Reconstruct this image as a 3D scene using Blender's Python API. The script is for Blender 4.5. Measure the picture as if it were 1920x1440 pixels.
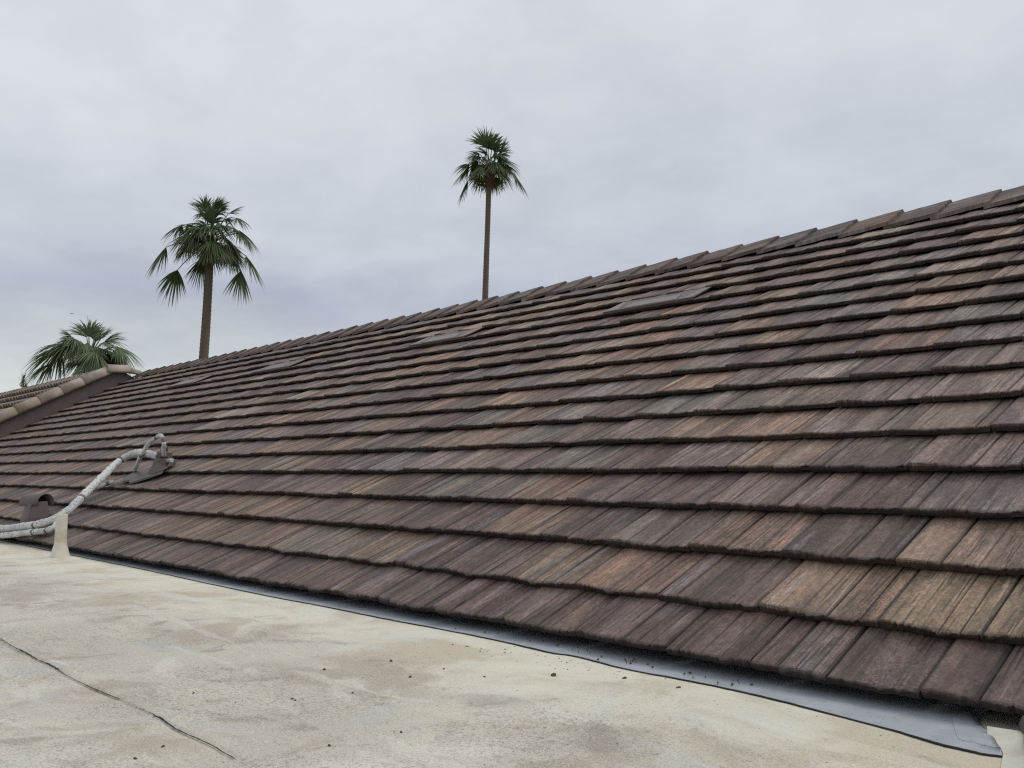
import bpy, math, random
from mathutils import Vector, Matrix, noise
R = math.radians
random.seed(7)
for o in list(bpy.data.objects): bpy.data.objects.remove(o)
S = bpy.context.scene
COL = S.collection

# ---------------------------------------------------------------- units
E = 0.33                 # one tile exposure in metres; layout below is in exposures
ZD = 3.3726              # world height of the eave lip
DECK = -0.14             # flat roof level below the eave lip
ROOF, TILE = R(28.63), R(21.12)      # pitch of the roof, pitch of one tile (its head is lower than the roof plane)
CR, SR = math.cos(ROOF), math.sin(ROOF)
KD = (1.79-DECK)/2.01
def DK(x, y): return (x*KD, (y+7.387)*KD-7.387)      # where a spot of the flat roof lies
def W(x, y, z): return Vector((x*E, y*E, z*E+ZD))
def onroof(u, v, off=0.0): return (u, v*CR-off*SR, v*SR+off*CR)

# ---------------------------------------------------------------- camera, sky, sun, exposure
cam = bpy.data.cameras.new('camera'); co = bpy.data.objects.new('camera', cam); COL.objects.link(co)
CAMP = W(0, -7.387, 1.79); co.location = CAMP
co.rotation_euler = (R(90+5.76), 0, R(46.5))
cam.sensor_width = 36; cam.lens = 1691/1920*36; cam.clip_start = .05; cam.clip_end = 20000
S.camera = co
S.render.resolution_x, S.render.resolution_y = 1024, 768
S.view_settings.view_transform = 'Standard'; S.view_settings.look = 'None'
S.view_settings.gamma = 1; S.view_settings.use_curve_mapping = False; S.view_settings.exposure = 0
S.cycles.use_denoising = False; S.cycles.filter_width = 1.25

def nd(nt, t, **kw):
    n = nt.nodes.new(t)
    for k, v in kw.items(): setattr(n, k, v)
    return n
class G:                                  # short node-graph helper
    def __init__(s, nt): s.nt = nt
    def put(s, sock, v):
        if isinstance(v, bpy.types.NodeSocket): s.nt.links.new(v, sock)
        elif isinstance(v, (tuple, list)) and len(v) == 3 and len(sock.default_value) == 4: sock.default_value = (*v, 1)
        else: sock.default_value = v
    def math(s, op, a, b=0.0, c=0.0, clamp=False):
        n = nd(s.nt, 'ShaderNodeMath', operation=op, use_clamp=clamp)
        for i, v in enumerate((a, b, c)): s.put(n.inputs[i], v)
        return n.outputs[0]
    def vmath(s, op, a, b=(0, 0, 0)):
        n = nd(s.nt, 'ShaderNodeVectorMath', operation=op); s.put(n.inputs[0], a); s.put(n.inputs[1], b); return n.outputs[0]
    def scale(s, v, sx, sy, sz): return s.vmath('MULTIPLY', v, (sx, sy, sz))
    def noise(s, v, sc=1.0, det=3.0, rough=.5, w=None, dist=0.0):
        n = nd(s.nt, 'ShaderNodeTexNoise', noise_dimensions='4D' if w is not None else '3D')
        s.put(n.inputs['Vector'], v); n.inputs['Scale'].default_value = sc; n.inputs['Detail'].default_value = det
        n.inputs['Roughness'].default_value = rough; n.inputs['Distortion'].default_value = dist
        if w is not None: s.put(n.inputs['W'], w)
        return n.outputs['Fac']
    def ramp(s, f, lo, hi, a=0.0, b=1.0, smooth=True):
        n = nd(s.nt, 'ShaderNodeMapRange', interpolation_type='SMOOTHSTEP' if smooth else 'LINEAR')
        for i, v in enumerate((f, lo, hi, a, b)): s.put(n.inputs[i], v)
        return n.outputs[0]
    def mix(s, f, a, b, mode='MIX'):
        n = nd(s.nt, 'ShaderNodeMix', data_type='RGBA', blend_type=mode, clamp_factor=True)
        s.put(n.inputs[0], f); s.put(n.inputs[6], a); s.put(n.inputs[7], b); return n.outputs[2]
    def cramp(s, f, stops):
        n = nd(s.nt, 'ShaderNodeValToRGB'); s.put(n.inputs[0], f); el = n.color_ramp.elements
        while len(el) < len(stops): el.new(.5)
        for e, (p, c) in zip(el, stops): e.position = p; e.color = (*c, 1)
        n.color_ramp.interpolation = 'EASE'
        return n.outputs[0]
    def sep(s, v):
        n = nd(s.nt, 'ShaderNodeSeparateXYZ'); s.put(n.inputs[0], v); return n.outputs
    def comb(s, x, y, z):
        n = nd(s.nt, 'ShaderNodeCombineXYZ')
        for i, v in enumerate((x, y, z)): s.put(n.inputs[i], v)
        return n.outputs[0]
    def bump(s, h, st=.4, d=.01, normal=None):
        n = nd(s.nt, 'ShaderNodeBump'); s.put(n.inputs['Height'], h); n.inputs['Strength'].default_value = st; n.inputs['Distance'].default_value = d
        if normal: s.nt.links.new(normal, n.inputs['Normal'])
        return n.outputs[0]

SUN_EL, SUN_AZ = 50, 35         # azimuth of the sun measured from +Y towards +X
w = bpy.data.worlds.new('World'); S.world = w; w.use_nodes = True; nt = w.node_tree; nt.nodes.clear(); g = G(nt)
sky = nd(nt, 'ShaderNodeTexSky', sky_type='NISHITA', sun_disc=False, sun_elevation=R(SUN_EL), sun_rotation=R(SUN_AZ), altitude=350)
tc = nd(nt, 'ShaderNodeTexCoord').outputs['Generated']
sx = g.sep(tc); zz = g.math('MAXIMUM', sx[2], 0.0)
inv = g.math('DIVIDE', 1.0, g.math('ADD', zz, .22))
dome = g.comb(g.math('MULTIPLY', sx[0], inv), g.math('MULTIPLY', sx[1], inv), 0.0)
n1 = g.noise(dome, 1.1, 5, .5, dist=.35); n2 = g.noise(g.vmath('ADD', dome, (5.2, 1.7, 0)), 3.2, 5, .55, dist=.3)
n0 = g.noise(g.vmath('ADD', dome, (1.3, 8.1, 3)), .45, 2, .5)
hh = g.math('ADD', zz, g.math('MULTIPLY', g.math('SUBTRACT', n1, .5), .13))
lay = g.cramp(hh, [(0.0, (.66, .70, .68)), (.075, (.655, .695, .69)), (.125, (.58, .62, .655)), (.185, (.475, .51, .605)), (.27, (.58, .62, .69)), (.40, (.65, .685, .74)), (1.0, (.68, .715, .77))])
n3 = g.noise(g.vmath('ADD', dome, (2.2, 6.7, 0)), 8.5, 4, .55, dist=.4)
mod = g.math('ADD', g.math('ADD', g.ramp(n1, .3, .7, -.065, .065), g.ramp(n2, .3, .7, -.05, .05)), g.math('ADD', g.ramp(n0, .3, .7, -.045, .045), g.ramp(n3, .3, .7, -.022, .022)))
lay = g.mix(1.0, lay, g.comb(g.math('ADD', 1.0, mod), g.math('ADD', 1.0, g.math('MULTIPLY', mod, .93)), g.math('ADD', 1.0, g.math('MULTIPLY', mod, .8))), 'MULTIPLY')
sk = g.vmath('MULTIPLY', sky.outputs[0], (.1, .1, .1))
fin = g.mix(.05, g.mix(1.0, lay, (1.0, 1.0, .99), 'MULTIPLY'), sk)
bg = nd(nt, 'ShaderNodeBackground'); g.put(bg.inputs[0], fin); bg.inputs[1].default_value = 1.0
nt.links.new(bg.outputs[0], nd(nt, 'ShaderNodeOutputWorld').inputs[0])
sl = bpy.data.lights.new('sun', 'SUN'); so = bpy.data.objects.new('sun', sl); COL.objects.link(so)
sl.energy = 1.1; sl.angle = R(35); sl.color = (1, .97, .92)
sd = Vector((math.sin(R(SUN_AZ))*math.cos(R(SUN_EL)), math.cos(R(SUN_AZ))*math.cos(R(SUN_EL)), math.sin(R(SUN_EL))))
so.rotation_euler = sd.to_track_quat('Z', 'Y').to_euler()

# ---------------------------------------------------------------- object helpers
def tag(o, label=None, cat=None, group=None, kind=None):
    if label: o['label'] = label
    if cat: o['category'] = cat
    if group: o['group'] = group
    if kind: o['kind'] = kind
    return o
def link(name, me, parent=None):
    o = bpy.data.objects.new(name, me); COL.objects.link(o)
    if parent is not None: o.parent = parent
    return o
def mesh(name, V, F, mats, smooth=False, fm=None):
    me = bpy.data.meshes.new(name); me.from_pydata([tuple(v) for v in V], [], F); 
    for m in (mats if isinstance(mats, (list, tuple)) else [mats]): me.materials.append(m)
    if fm: me.polygons.foreach_set('material_index', fm)
    if smooth: me.polygons.foreach_set('use_smooth', [True]*len(F))
    me.update(); return me
def empty(name, loc=(0, 0, 0), rot=(0, 0, 0)):
    o = bpy.data.objects.new(name, None); COL.objects.link(o); o.location = loc; o.rotation_euler = rot; o.empty_display_size = .2; return o
class MB:
    def __init__(s): s.V = []; s.F = []
    def add(s, V, F):
        b = len(s.V); s.V += [tuple(v) for v in V]; s.F += [tuple(i+b for i in f) for f in F]; return b
    def prism(s, bot, top):
        n = len(bot); s.add(list(bot)+list(top), [tuple(range(n))[::-1], tuple(range(n, 2*n))]+[(i, (i+1) % n, n+(i+1) % n, n+i) for i in range(n)])
    def box(s, x0, x1, y0, y1, z0, z1):
        s.prism([(x0, y0, z0), (x1, y0, z0), (x1, y1, z0), (x0, y1, z0)], [(x0, y0, z1), (x1, y0, z1), (x1, y1, z1), (x0, y1, z1)])
    def tube(s, pts, rad, n=12, cap=True, wob=0.0):
        pts = [Vector(p) for p in pts]; rs = rad if isinstance(rad, (list, tuple)) else [rad]*len(pts)
        rings = []; up = Vector((0, 0, 1))
        for i, p in enumerate(pts):
            t = (pts[min(i+1, len(pts)-1)]-pts[max(i-1, 0)]).normalized()
            a = t.cross(up); a = a if a.length > .05 else t.cross(Vector((1, 0, 0))); a.normalize()
            b = a.cross(t).normalized()
            rings.append([p+(a*math.cos(2*math.pi*k/n)+b*math.sin(2*math.pi*k/n))*rs[i]*(1+wob*noise.noise(Vector((k*1.7, i*.9, rs[i]*50)))) for k in range(n)])
        V = [v for r in rings for v in r]
        F = [(i*n+k, i*n+(k+1) % n, (i+1)*n+(k+1) % n, (i+1)*n+k) for i in range(len(pts)-1) for k in range(n)]
        if cap: F += [tuple(range(n))[::-1], tuple(range((len(pts)-1)*n, len(pts)*n))]
        s.add(V, F)
    def build(s, name, mat, parent=None, smooth=False): return link(name, mesh(name, s.V, s.F, mat, smooth), parent)
def spline(pts, n=8):                    # Catmull-Rom through points
    P = [Vector(p) for p in pts]; P = [P[0]*2-P[1]]+P+[P[-1]*2-P[-2]]; out = []
    for i in range(1, len(P)-2):
        for k in range(n):
            t = k/n; a, b, c, d = P[i-1:i+3]
            out.append(.5*((2*b)+(c-a)*t+(2*a-5*b+4*c-d)*t*t+(3*b-a-3*c+d)*t**3))
    out.append(P[-2]); return out

# ---------------------------------------------------------------- materials
def mat(name):
    m = bpy.data.materials.new(name); m.use_nodes = True; nt = m.node_tree; b = nt.nodes['Principled BSDF']; return m, G(nt), b
def simple(name, col, rough=.7, var=.15, sc=6.0, bump=.0, bsc=40, spec=.5, metal=0, tint=None):
    m, g, b = mat(name); tc = nd(g.nt, 'ShaderNodeTexCoord').outputs['Object']
    n = g.noise(tc, sc, 4, .6); f = g.ramp(n, .3, .7, 1-var, 1+var)
    c = g.mix(1.0, col, g.comb(f, f, f), 'MULTIPLY')
    if tint: c = g.mix(g.ramp(g.noise(tc, sc*.6, 3), .45, .7), c, tint)
    g.put(b.inputs['Base Color'], c); b.inputs['Roughness'].default_value = rough; b.inputs['Specular IOR Level'].default_value = spec; b.inputs['Metallic'].default_value = metal
    if bump: g.nt.links.new(g.bump(g.noise(tc, bsc, 4, .6), bump, .01), b.inputs['Normal'])
    return m

def tile_material():
    m, g, b = mat('weathered_concrete_tile')
    tc = nd(g.nt, 'ShaderNodeAttribute', attribute_name='tc').outputs['Vector']
    oi = nd(g.nt, 'ShaderNodeObjectInfo'); ta = nd(g.nt, 'ShaderNodeAttribute', attribute_name='tone')
    sa = nd(g.nt, 'ShaderNodeAttribute', attribute_name='seed')
    tone = g.vmath('ADD', oi.outputs['Color'], ta.outputs['Vector'])
    seed = g.math('ADD', g.math('MULTIPLY', oi.outputs['Random'], 97.0), sa.outputs['Fac'])
    nz = lambda x, y, det=3, r=.55, z=1.0, k=0.0, dist=0.0: g.noise(g.scale(tc, x, y, z), 1.0, det, r, g.math('ADD', seed, k), dist)
    band = nz(2.6, .45, 2, .5, dist=.2); lines = nz(34, .9, 3, .6, k=3); fine = nz(26, 1.0, 2, .5, k=7); spk = nz(44, 38, 4, .8, k=11); cse = nz(15, 9, 4, .7, k=13); blot = nz(2.4, 2.0, 3, .6, k=17)
    band2 = nz(3.6, .35, 2, .5, k=23, dist=.3); warm = nz(2.2, .8, 2, .5, k=31); plate = nz(2.8, .45, 1, .5, k=53); lmask = nz(3.2, .5, 2, .5, k=61)
    c = g.mix(1.0, tone, g.cramp(g.ramp(plate, .3, .7), [(0, (.72, .71, .71)), (.45, (.84, .83, .82)), (.50, (1.10, 1.09, 1.08)), (1, (1.30, 1.28, 1.26))]), 'MULTIPLY')
    c = g.mix(g.ramp(warm, .50, .66, 0, .45), c, g.mix(1.0, c, (1.2, 1.01, .88), 'MULTIPLY'))      # warmer body
    c = g.mix(g.ramp(band, .58, .64, 0, .5), c, g.mix(1.0, c, (.78, .79, .83), 'MULTIPLY'))        # cool dull bands
    c = g.mix(g.ramp(band2, .60, .63, 0, .62), c, g.mix(.5, g.mix(1.0, c, (1.45, 1.48, 1.55), 'MULTIPLY'), (.185, .172, .178)))      # bleached streak
    f = g.ramp(cse, .33, .67, .76, 1.26); c = g.mix(1.0, c, g.comb(f, f, f), 'MULTIPLY')
    f = g.ramp(spk, .33, .67, .70, 1.32); c = g.mix(1.0, c, g.comb(f, f, f), 'MULTIPLY')
    lm = g.ramp(lmask, .40, .52, .15, 1)
    c = g.mix(g.math('MULTIPLY', g.math('MULTIPLY', g.ramp(lines, .52, .62), lm), .6), c, g.mix(1.0, c, (1.85, 1.85, 1.88), 'MULTIPLY'))
    dk = g.math('MULTIPLY', g.ramp(fine, .43, .385, 0, 1), lm)
    c = g.mix(g.math('MULTIPLY', dk, .55), c, (.026, .019, .017))
    li = g.math('MULTIPLY', g.ramp(spk, .54, .66, 0, 1), g.ramp(blot, .44, .60, .1, 1))
    c = g.mix(g.math('MULTIPLY', li, .5), c, g.mix(.5, g.mix(1.0, c, (1.7, 1.65, 1.6), 'MULTIPLY'), (.25, .215, .19)))
    mid = lines
    grv = nd(g.nt, 'ShaderNodeAttribute', attribute_name='groove_dark').outputs['Fac']
    c = g.mix(g.math('MULTIPLY', g.math('MULTIPLY', grv, .85), g.ramp(cse, .25, .5, .6, 1)), c, (.026, .019, .016))  # darker along the grooves and the tile's side edges
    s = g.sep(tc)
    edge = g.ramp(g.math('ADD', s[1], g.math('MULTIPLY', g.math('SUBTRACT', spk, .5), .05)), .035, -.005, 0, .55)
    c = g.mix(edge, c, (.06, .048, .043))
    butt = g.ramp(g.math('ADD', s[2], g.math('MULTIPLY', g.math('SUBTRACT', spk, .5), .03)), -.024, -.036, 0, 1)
    c = g.mix(g.math('MULTIPLY', butt, .85), c, g.mix(spk, (.012, .009, .008), (.052, .037, .031)))  # butt faces: dark stain plus occlusion shade put into the colour
    g.put(b.inputs['Base Color'], c)
    g.put(b.inputs['Roughness'], g.ramp(spk, .3, .7, .66, .85)); b.inputs['Specular IOR Level'].default_value = .42
    h = g.math('ADD', g.math('ADD', g.math('MULTIPLY', g.math('MULTIPLY', mid, lm), .5), g.math('MULTIPLY', dk, -.6)), g.math('MULTIPLY', spk, .4))
    g.nt.links.new(g.bump(h, .7, .006), b.inputs['Normal'])
    return m
TILEM = tile_material()

def deck_material():
    m, g, b = mat('weathered_white_roof_coating')
    tc = nd(g.nt, 'ShaderNodeTexCoord').outputs['Object']; p = g.scale(tc, 1/E, 1/E, 1/E)
    wv = g.vmath('ADD', g.scale(p, 1.25, 1.25, 1), g.vmath('MULTIPLY', g.comb(g.noise(p, .35, 3), g.noise(g.vmath('ADD', p, (9, 4, 0)), .35, 3), 0.0), (2.2, 2.2, 0)))
    big = g.noise(wv, .42, 4, .6); mid = g.noise(g.vmath('ADD', wv, (3, 7, 1)), 1.1, 5, .62, dist=.6); tan = g.noise(g.vmath('ADD', wv, (13, 2, 4)), .62, 4, .62, dist=.5)
    gr = g.noise(g.vmath('ADD', wv, (1, 22, 4)), .8, 4, .6, dist=.3)
    sw = g.noise(g.scale(g.vmath('ADD', wv, (4, 4, 9)), .35, 1.6, 1), 1.2, 4, .55, dist=.8)
    c = g.mix(g.ramp(big, .35, .65), (.64, .59, .48), (.54, .49, .40))
    c = g.mix(g.ramp(tan, .47, .62, 0, .85), c, (.42, .36, .28))
    c = g.mix(g.ramp(gr, .50, .64, 0, .55), c, (.53, .52, .49))
    c = g.mix(g.ramp(mid, .43, .32, 0, .7), c, (.30, .265, .21))
    c = g.mix(g.ramp(sw, .54, .64, 0, .5), c, (.74, .70, .60))
    y = g.sep(p)[1]
    nearw = g.math('ADD', y, g.math('MULTIPLY', g.math('SUBTRACT', mid, .5), 3.0))
    near = g.ramp(nearw, -2.6, -.7)
    c = g.mix(g.math('MULTIPLY', near, .62), c, g.mix(g.ramp(tan, .45, .65), (.76, .725, .58), (.62, .545, .41)))
    s1 = g.noise(p, 34, 4, .8); s2 = g.noise(p, 13, 5, .8); s3 = g.noise(p, 75, 3, .7)
    area = g.ramp(g.noise(g.vmath('ADD', p, (7, 7, 7)), .7, 3), .35, .62, .35, 1)
    area = g.math('MULTIPLY', area, g.math('SUBTRACT', 1.0, g.math('MULTIPLY', near, .72)))
    sp = g.math('MULTIPLY', g.ramp(s1, .485, .40), area); c = g.mix(g.math('MULTIPLY', sp, .8), c, (.24, .205, .165))
    sp2 = g.math('MULTIPLY', g.ramp(s2, .435, .35), area); c = g.mix(g.math('MULTIPLY', sp2, .7), c, (.15, .135, .115))
    lp = g.math('MULTIPLY', g.ramp(s3, .50, .64), .5); c = g.mix(lp, c, (.82, .78, .68))
    dp = g.math('MULTIPLY', g.ramp(s3, .48, .34), .6); c = g.mix(g.math('MULTIPLY', dp, area), c, (.28, .25, .21))
    g.put(b.inputs['Base Color'], c); b.inputs['Roughness'].default_value = .78; b.inputs['Specular IOR Level'].default_value = .3
    hb = g.math('ADD', g.math('MULTIPLY', s1, .35), g.math('ADD', g.math('MULTIPLY', s3, .25), g.math('MULTIPLY', mid, 1.2)))
    g.nt.links.new(g.bump(hb, .6, .008), b.inputs['Normal'])
    return m
DECKM = deck_material()
def felt_material():
    m, g, b = mat('grey_mineral_felt'); tc = nd(g.nt, 'ShaderNodeTexCoord').outputs['Object']
    n = g.noise(tc, 260, 2, .7); n2 = g.noise(tc, 9, 4, .6); sp = g.noise(tc, 55, 3, .7)
    c = g.mix(n, (.27, .292, .31), (.47, .50, .52)); c = g.mix(g.ramp(n2, .35, .65, 0, .35), c, (.20, .22, .25))
    c = g.mix(g.ramp(sp, .34, .28), c, (.06, .06, .06))
    g.put(b.inputs['Base Color'], c); b.inputs['Roughness'].default_value = .85
    g.nt.links.new(g.bump(n, .4, .003), b.inputs['Normal']); return m
FELT = felt_material()
BITUM = simple('black_bitumen_edge', (.022, .02, .019), .8, .3, 60, .5, 300)
BROWN = simple('brown_roof_paint', (.115, .088, .081), .55, .10, 9, .12, 60)
BROWN2 = simple('faded_brown_sheet_metal', (.118, .092, .084), .5, .10, 12, .08, 60)
VENTM = simple('pale_brown_vent_metal', (.205, .165, .145), .5, .08, 12, .05, 50)
DARK = simple('dark_void', (.018, .015, .014), .9, .2, 10)
DEBM = simple('dark_leaf_litter', (.085, .065, .045), .9, .4, 60, .6, 200)
CLAY = simple('pale_clay_tile', (.37, .305, .25), .75, .20, 5, .35, 60, tint=(.30, .245, .165))
CLAYD = simple('clay_tile_field', (.29, .225, .185), .8, .22, 4, .3, 60)
STUCCO = simple('tan_stucco', (.38, .31, .24), .9, .08, 8, .5, 200)
SOIL = simple('dry_soil', (.20, .16, .12), .95, .3, .3, .2, 5)
PVC = simple('cream_painted_pipe', (.66, .625, .52), .55, .08, 14, .1, 40, tint=(.56, .49, .38))
def insul_material():
    m, g, b = mat('cracked_white_pipe_insulation'); tc = nd(g.nt, 'ShaderNodeTexCoord').outputs['Object']
    n = g.noise(tc, 60, 5, .7, dist=.5); n2 = g.noise(tc, 14, 3, .6); n3 = g.noise(tc, 5, 2)
    c = g.mix(n2, (.62, .63, .63), (.74, .73, .69)); c = g.mix(g.ramp(n3, .48, .64, 0, .55), c, (.42, .43, .45))
    c = g.mix(g.ramp(n, .455, .39, 0, .85), c, (.07, .068, .066))
    g.put(b.inputs['Base Color'], c); b.inputs['Roughness'].default_value = .7
    g.nt.links.new(g.bump(g.math('ADD', n, n2), .6, .008), b.inputs['Normal']); return m
INSUL = insul_material(); COREM = simple('dark_foam_core', (.15, .148, .145), .8, .3, 40, .3, 120)
def leaf_material(name, ca, cb, tip):
    m, g, b = mat(name); at = nd(g.nt, 'ShaderNodeAttribute', attribute_name='tipf').outputs['Fac']
    oi = nd(g.nt, 'ShaderNodeObjectInfo').outputs['Random']
    tc = nd(g.nt, 'ShaderNodeTexCoord').outputs['Object']; n = g.noise(tc, 7, 3, .6)
    c = g.mix(g.math('ADD', g.math('MULTIPLY', oi, .6), g.math('MULTIPLY', n, .4)), ca, cb)
    c = g.mix(g.ramp(at, .55, 1.0, 0, .55), c, tip)
    g.put(b.inputs['Base Color'], c); b.inputs['Roughness'].default_value = .5; b.inputs['Specular IOR Level'].default_value = .35
    b.inputs['Subsurface Weight'].default_value = 0
    tr = nd(g.nt, 'ShaderNodeBsdfTranslucent'); g.put(tr.inputs[0], g.mix(1.0, c, (1.2, 1.4, .7), 'MULTIPLY'))
    mx = nd(g.nt, 'ShaderNodeMixShader'); mx.inputs[0].default_value = .22
    g.nt.links.new(b.outputs[0], mx.inputs[1]); g.nt.links.new(tr.outputs[0], mx.inputs[2])
    g.nt.links.new(mx.outputs[0], g.nt.nodes['Material Output'].inputs[0]); return m
LEAF = leaf_material('dark_palm_leaf', (.055, .085, .038), (.105, .145, .058), (.20, .20, .10))
LEAF2 = leaf_material('pale_palm_leaf', (.10, .15, .08), (.16, .21, .11), (.26, .26, .15))
def trunk_material(name, a, bb):
    m, g, b = mat(name); tc = nd(g.nt, 'ShaderNodeTexCoord').outputs['Object']
    n = g.noise(g.scale(tc, 6, 6, 22), 1.0, 4, .65); n2 = g.noise(tc, 1.2, 3)
    c = g.mix(n, a, bb); c = g.mix(g.ramp(n2, .4, .65, 0, .35), c, (.16, .135, .095))
    g.put(b.inputs['Base Color'], c); b.inputs['Roughness'].default_value = .9
    g.nt.links.new(g.bump(n, .7, .03), b.inputs['Normal']); return m
TRUNK = trunk_material('ringed_palm_trunk', (.085, .066, .048), (.19, .15, .105))
BOOT = trunk_material('cut_leaf_bases', (.075, .034, .020), (.19, .092, .055))

# ---------------------------------------------------------------- ground and flat roof
gm = mesh('ground', [(-9000, -9000, 0), (9000, -9000, 0), (9000, 9000, 0), (-9000, 9000, 0)], [(0, 1, 2, 3)], SOIL)
tag(link('ground', gm), kind='structure')
# flat roof: a gently rippled coated deck with a thick edge
def deck_h(x, y):
    v = Vector((x*.55, y*.55, 3.1)); h = noise.noise(v)*.03+noise.noise(v*2.7)*.012+noise.noise(v*7)*.003
    fade = min(1, max(0, (-.3-y)/1.6))
    lap = .018*max(0, min(1, (y+4.317+.02*noise.noise(Vector((x*1.2, 0, 0)))) /.02)) # upper sheet laps over the lower one at the seam
    return h*fade*.9+lap-.018
xs = [-60+i*1.0 for i in range(25)]+[-35+.5*i for i in range(30)]+[-20+.22*i for i in range(92)]+[.3+1.2*i for i in range(8)]
ys = [-24+1.2*i for i in range(13)]+[-8.1+.22*i for i in range(17)]+[-4.5, -4.37, -4.345, -4.33, -4.315, -4.30, -4.28, -4.22]+[-4.05+.2*i for i in range(30)]
V = [W(x, y, DECK+deck_h(x, y)) for y in ys for x in xs]; nx = len(xs)
F = [(j*nx+i, j*nx+i+1, (j+1)*nx+i+1, (j+1)*nx+i) for j in range(len(ys)-1) for i in range(nx-1)]
deck = tag(link('flat_roof', mesh('flat_roof', V, F, DECKM, True)), kind='structure')
b = MB(); b.prism([W(-60, -24, DECK-.9), W(8.6, -24, DECK-.9), W(8.6, 3, DECK-.9), W(-60, 3, DECK-.9)], [W(-60, -24, DECK-.12), W(8.6, -24, DECK-.12), W(8.6, 3, DECK-.12), W(-60, 3, DECK-.12)])
b.build('roof_slab', STUCCO, deck)
b = MB(); b.prism([(-59.5*E, -23.6*E, 0), (8.3*E, -23.6*E, 0), (8.3*E, 2.8*E, 0), (-59.5*E, 2.8*E, 0)], [W(-59.5, -23.6, DECK-.9), W(8.3, -23.6, DECK-.9), W(8.3, 2.8, DECK-.9), W(-59.5, 2.8, DECK-.9)])
b.build('supporting_wall', STUCCO, deck)
# the open lap of the membrane: a ragged dark gap
pts = [(-16, -4.12), (-13.6, -4.12), (-12.56, -4.14), (-12.05, -4.16), (-11.15, -4.18), (-10.49, -4.18), (-9.78, -4.21), (-8.89, -4.21), (-8.17, -4.19), (-7.66, -4.19), (-7.13, -4.22), (-6.58, -4.21), (-5.93, -4.23)]
sp = spline([(*DK(x, y), 0) for x, y in pts], 14); b = MB(); prev = None
for i, p in enumerate(sp):
    x, y = p.x, p.y+.006*noise.noise(Vector((p.x*9, 1, 0)))+.006*noise.noise(Vector((p.x*40, 2, 0)))
    dens = .5+.5*noise.noise(Vector((x*1.1, 5, 0)))
    if -8.15 < x < -7.45: dens *= .25
    if x > -6.0: dens *= .3
    hw = max(.0015, .0115*dens*(1+.8*noise.noise(Vector((x*22, 9, 0)))))
    a, c_ = W(x, y-hw, DECK+deck_h(x, y-hw)+.012), W(x, y+hw, DECK+deck_h(x, y+hw)+.012)
    if prev: b.add([prev[0], a, c_, prev[1]], [(0, 1, 2, 3)])
    prev = (a, c_)
b.build('seam_gap', BITUM, deck)

# ---------------------------------------------------------------- pitched roof: house, deck, tiles
house = tag(empty('tiled_house', W(-28, 6, -3)), 'house under the long brown roof of weathered shake tiles beside the pale flat roof', 'house')
bpy.context.view_layer.update(); HI = house.matrix_world.inverted()
def hp(o):
    o.parent = house; o.matrix_parent_inverse = HI; return o
U0, U1, VR, ROWS, TW = -59.42, 3.4, 18.0, 17, 1.26
YR, ZR = VR*CR, VR*SR
b = MB(); off = -.20
A = [onroof(u, v, off) for u, v in ((U0, 1.3), (U1, 1.3), (U1, VR), (U0, VR))]; Bk = [(U1, 2*YR-1.2, 1.3*SR+off), (U0, 2*YR-1.2, 1.3*SR+off)]
dn = lambda p, d: W(p[0], p[1], p[2]-d)
b.prism([dn(A[0], .2), dn(A[1], .2), dn(A[2], .2), dn(A[3], .2)], [dn(q, 0) for q in A])
b.prism([dn(A[3], .2), dn(A[2], .2), dn(Bk[0], .2), dn(Bk[1], .2)], [dn(A[3], 0), dn(A[2], 0), dn(Bk[0], 0), dn(Bk[1], 0)])
hp(b.build('roof_deck', DARK))
b = MB()
b.prism([(U0*E, 1.5*E, 0), ((U1-.3)*E, 1.5*E, 0), ((U1-.3)*E, (2*YR-1)*E, 0), (U0*E, (2*YR-1)*E, 0)], [W(U0, 1.5, -.15), W(U1-.3, 1.5, -.15), W(U1-.3, 2*YR-1, -.15), W(U0, 2*YR-1, -.15)])
for x0, x1 in ((U0, U0+.1), (U1-.4, U1-.3)):
    b.prism([W(x0, 1.2, -.16), W(x1, 1.2, -.16), W(x1, 2*YR-1.2, -.16), W(x0, 2*YR-1.2, -.16)], [W(x0, YR-.1, ZR-.8), W(x1, YR-.1, ZR-.8), W(x1, YR+.1, ZR-.8), W(x0, YR+.1, ZR-.8)])
hp(b.build('wall', STUCCO))

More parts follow.
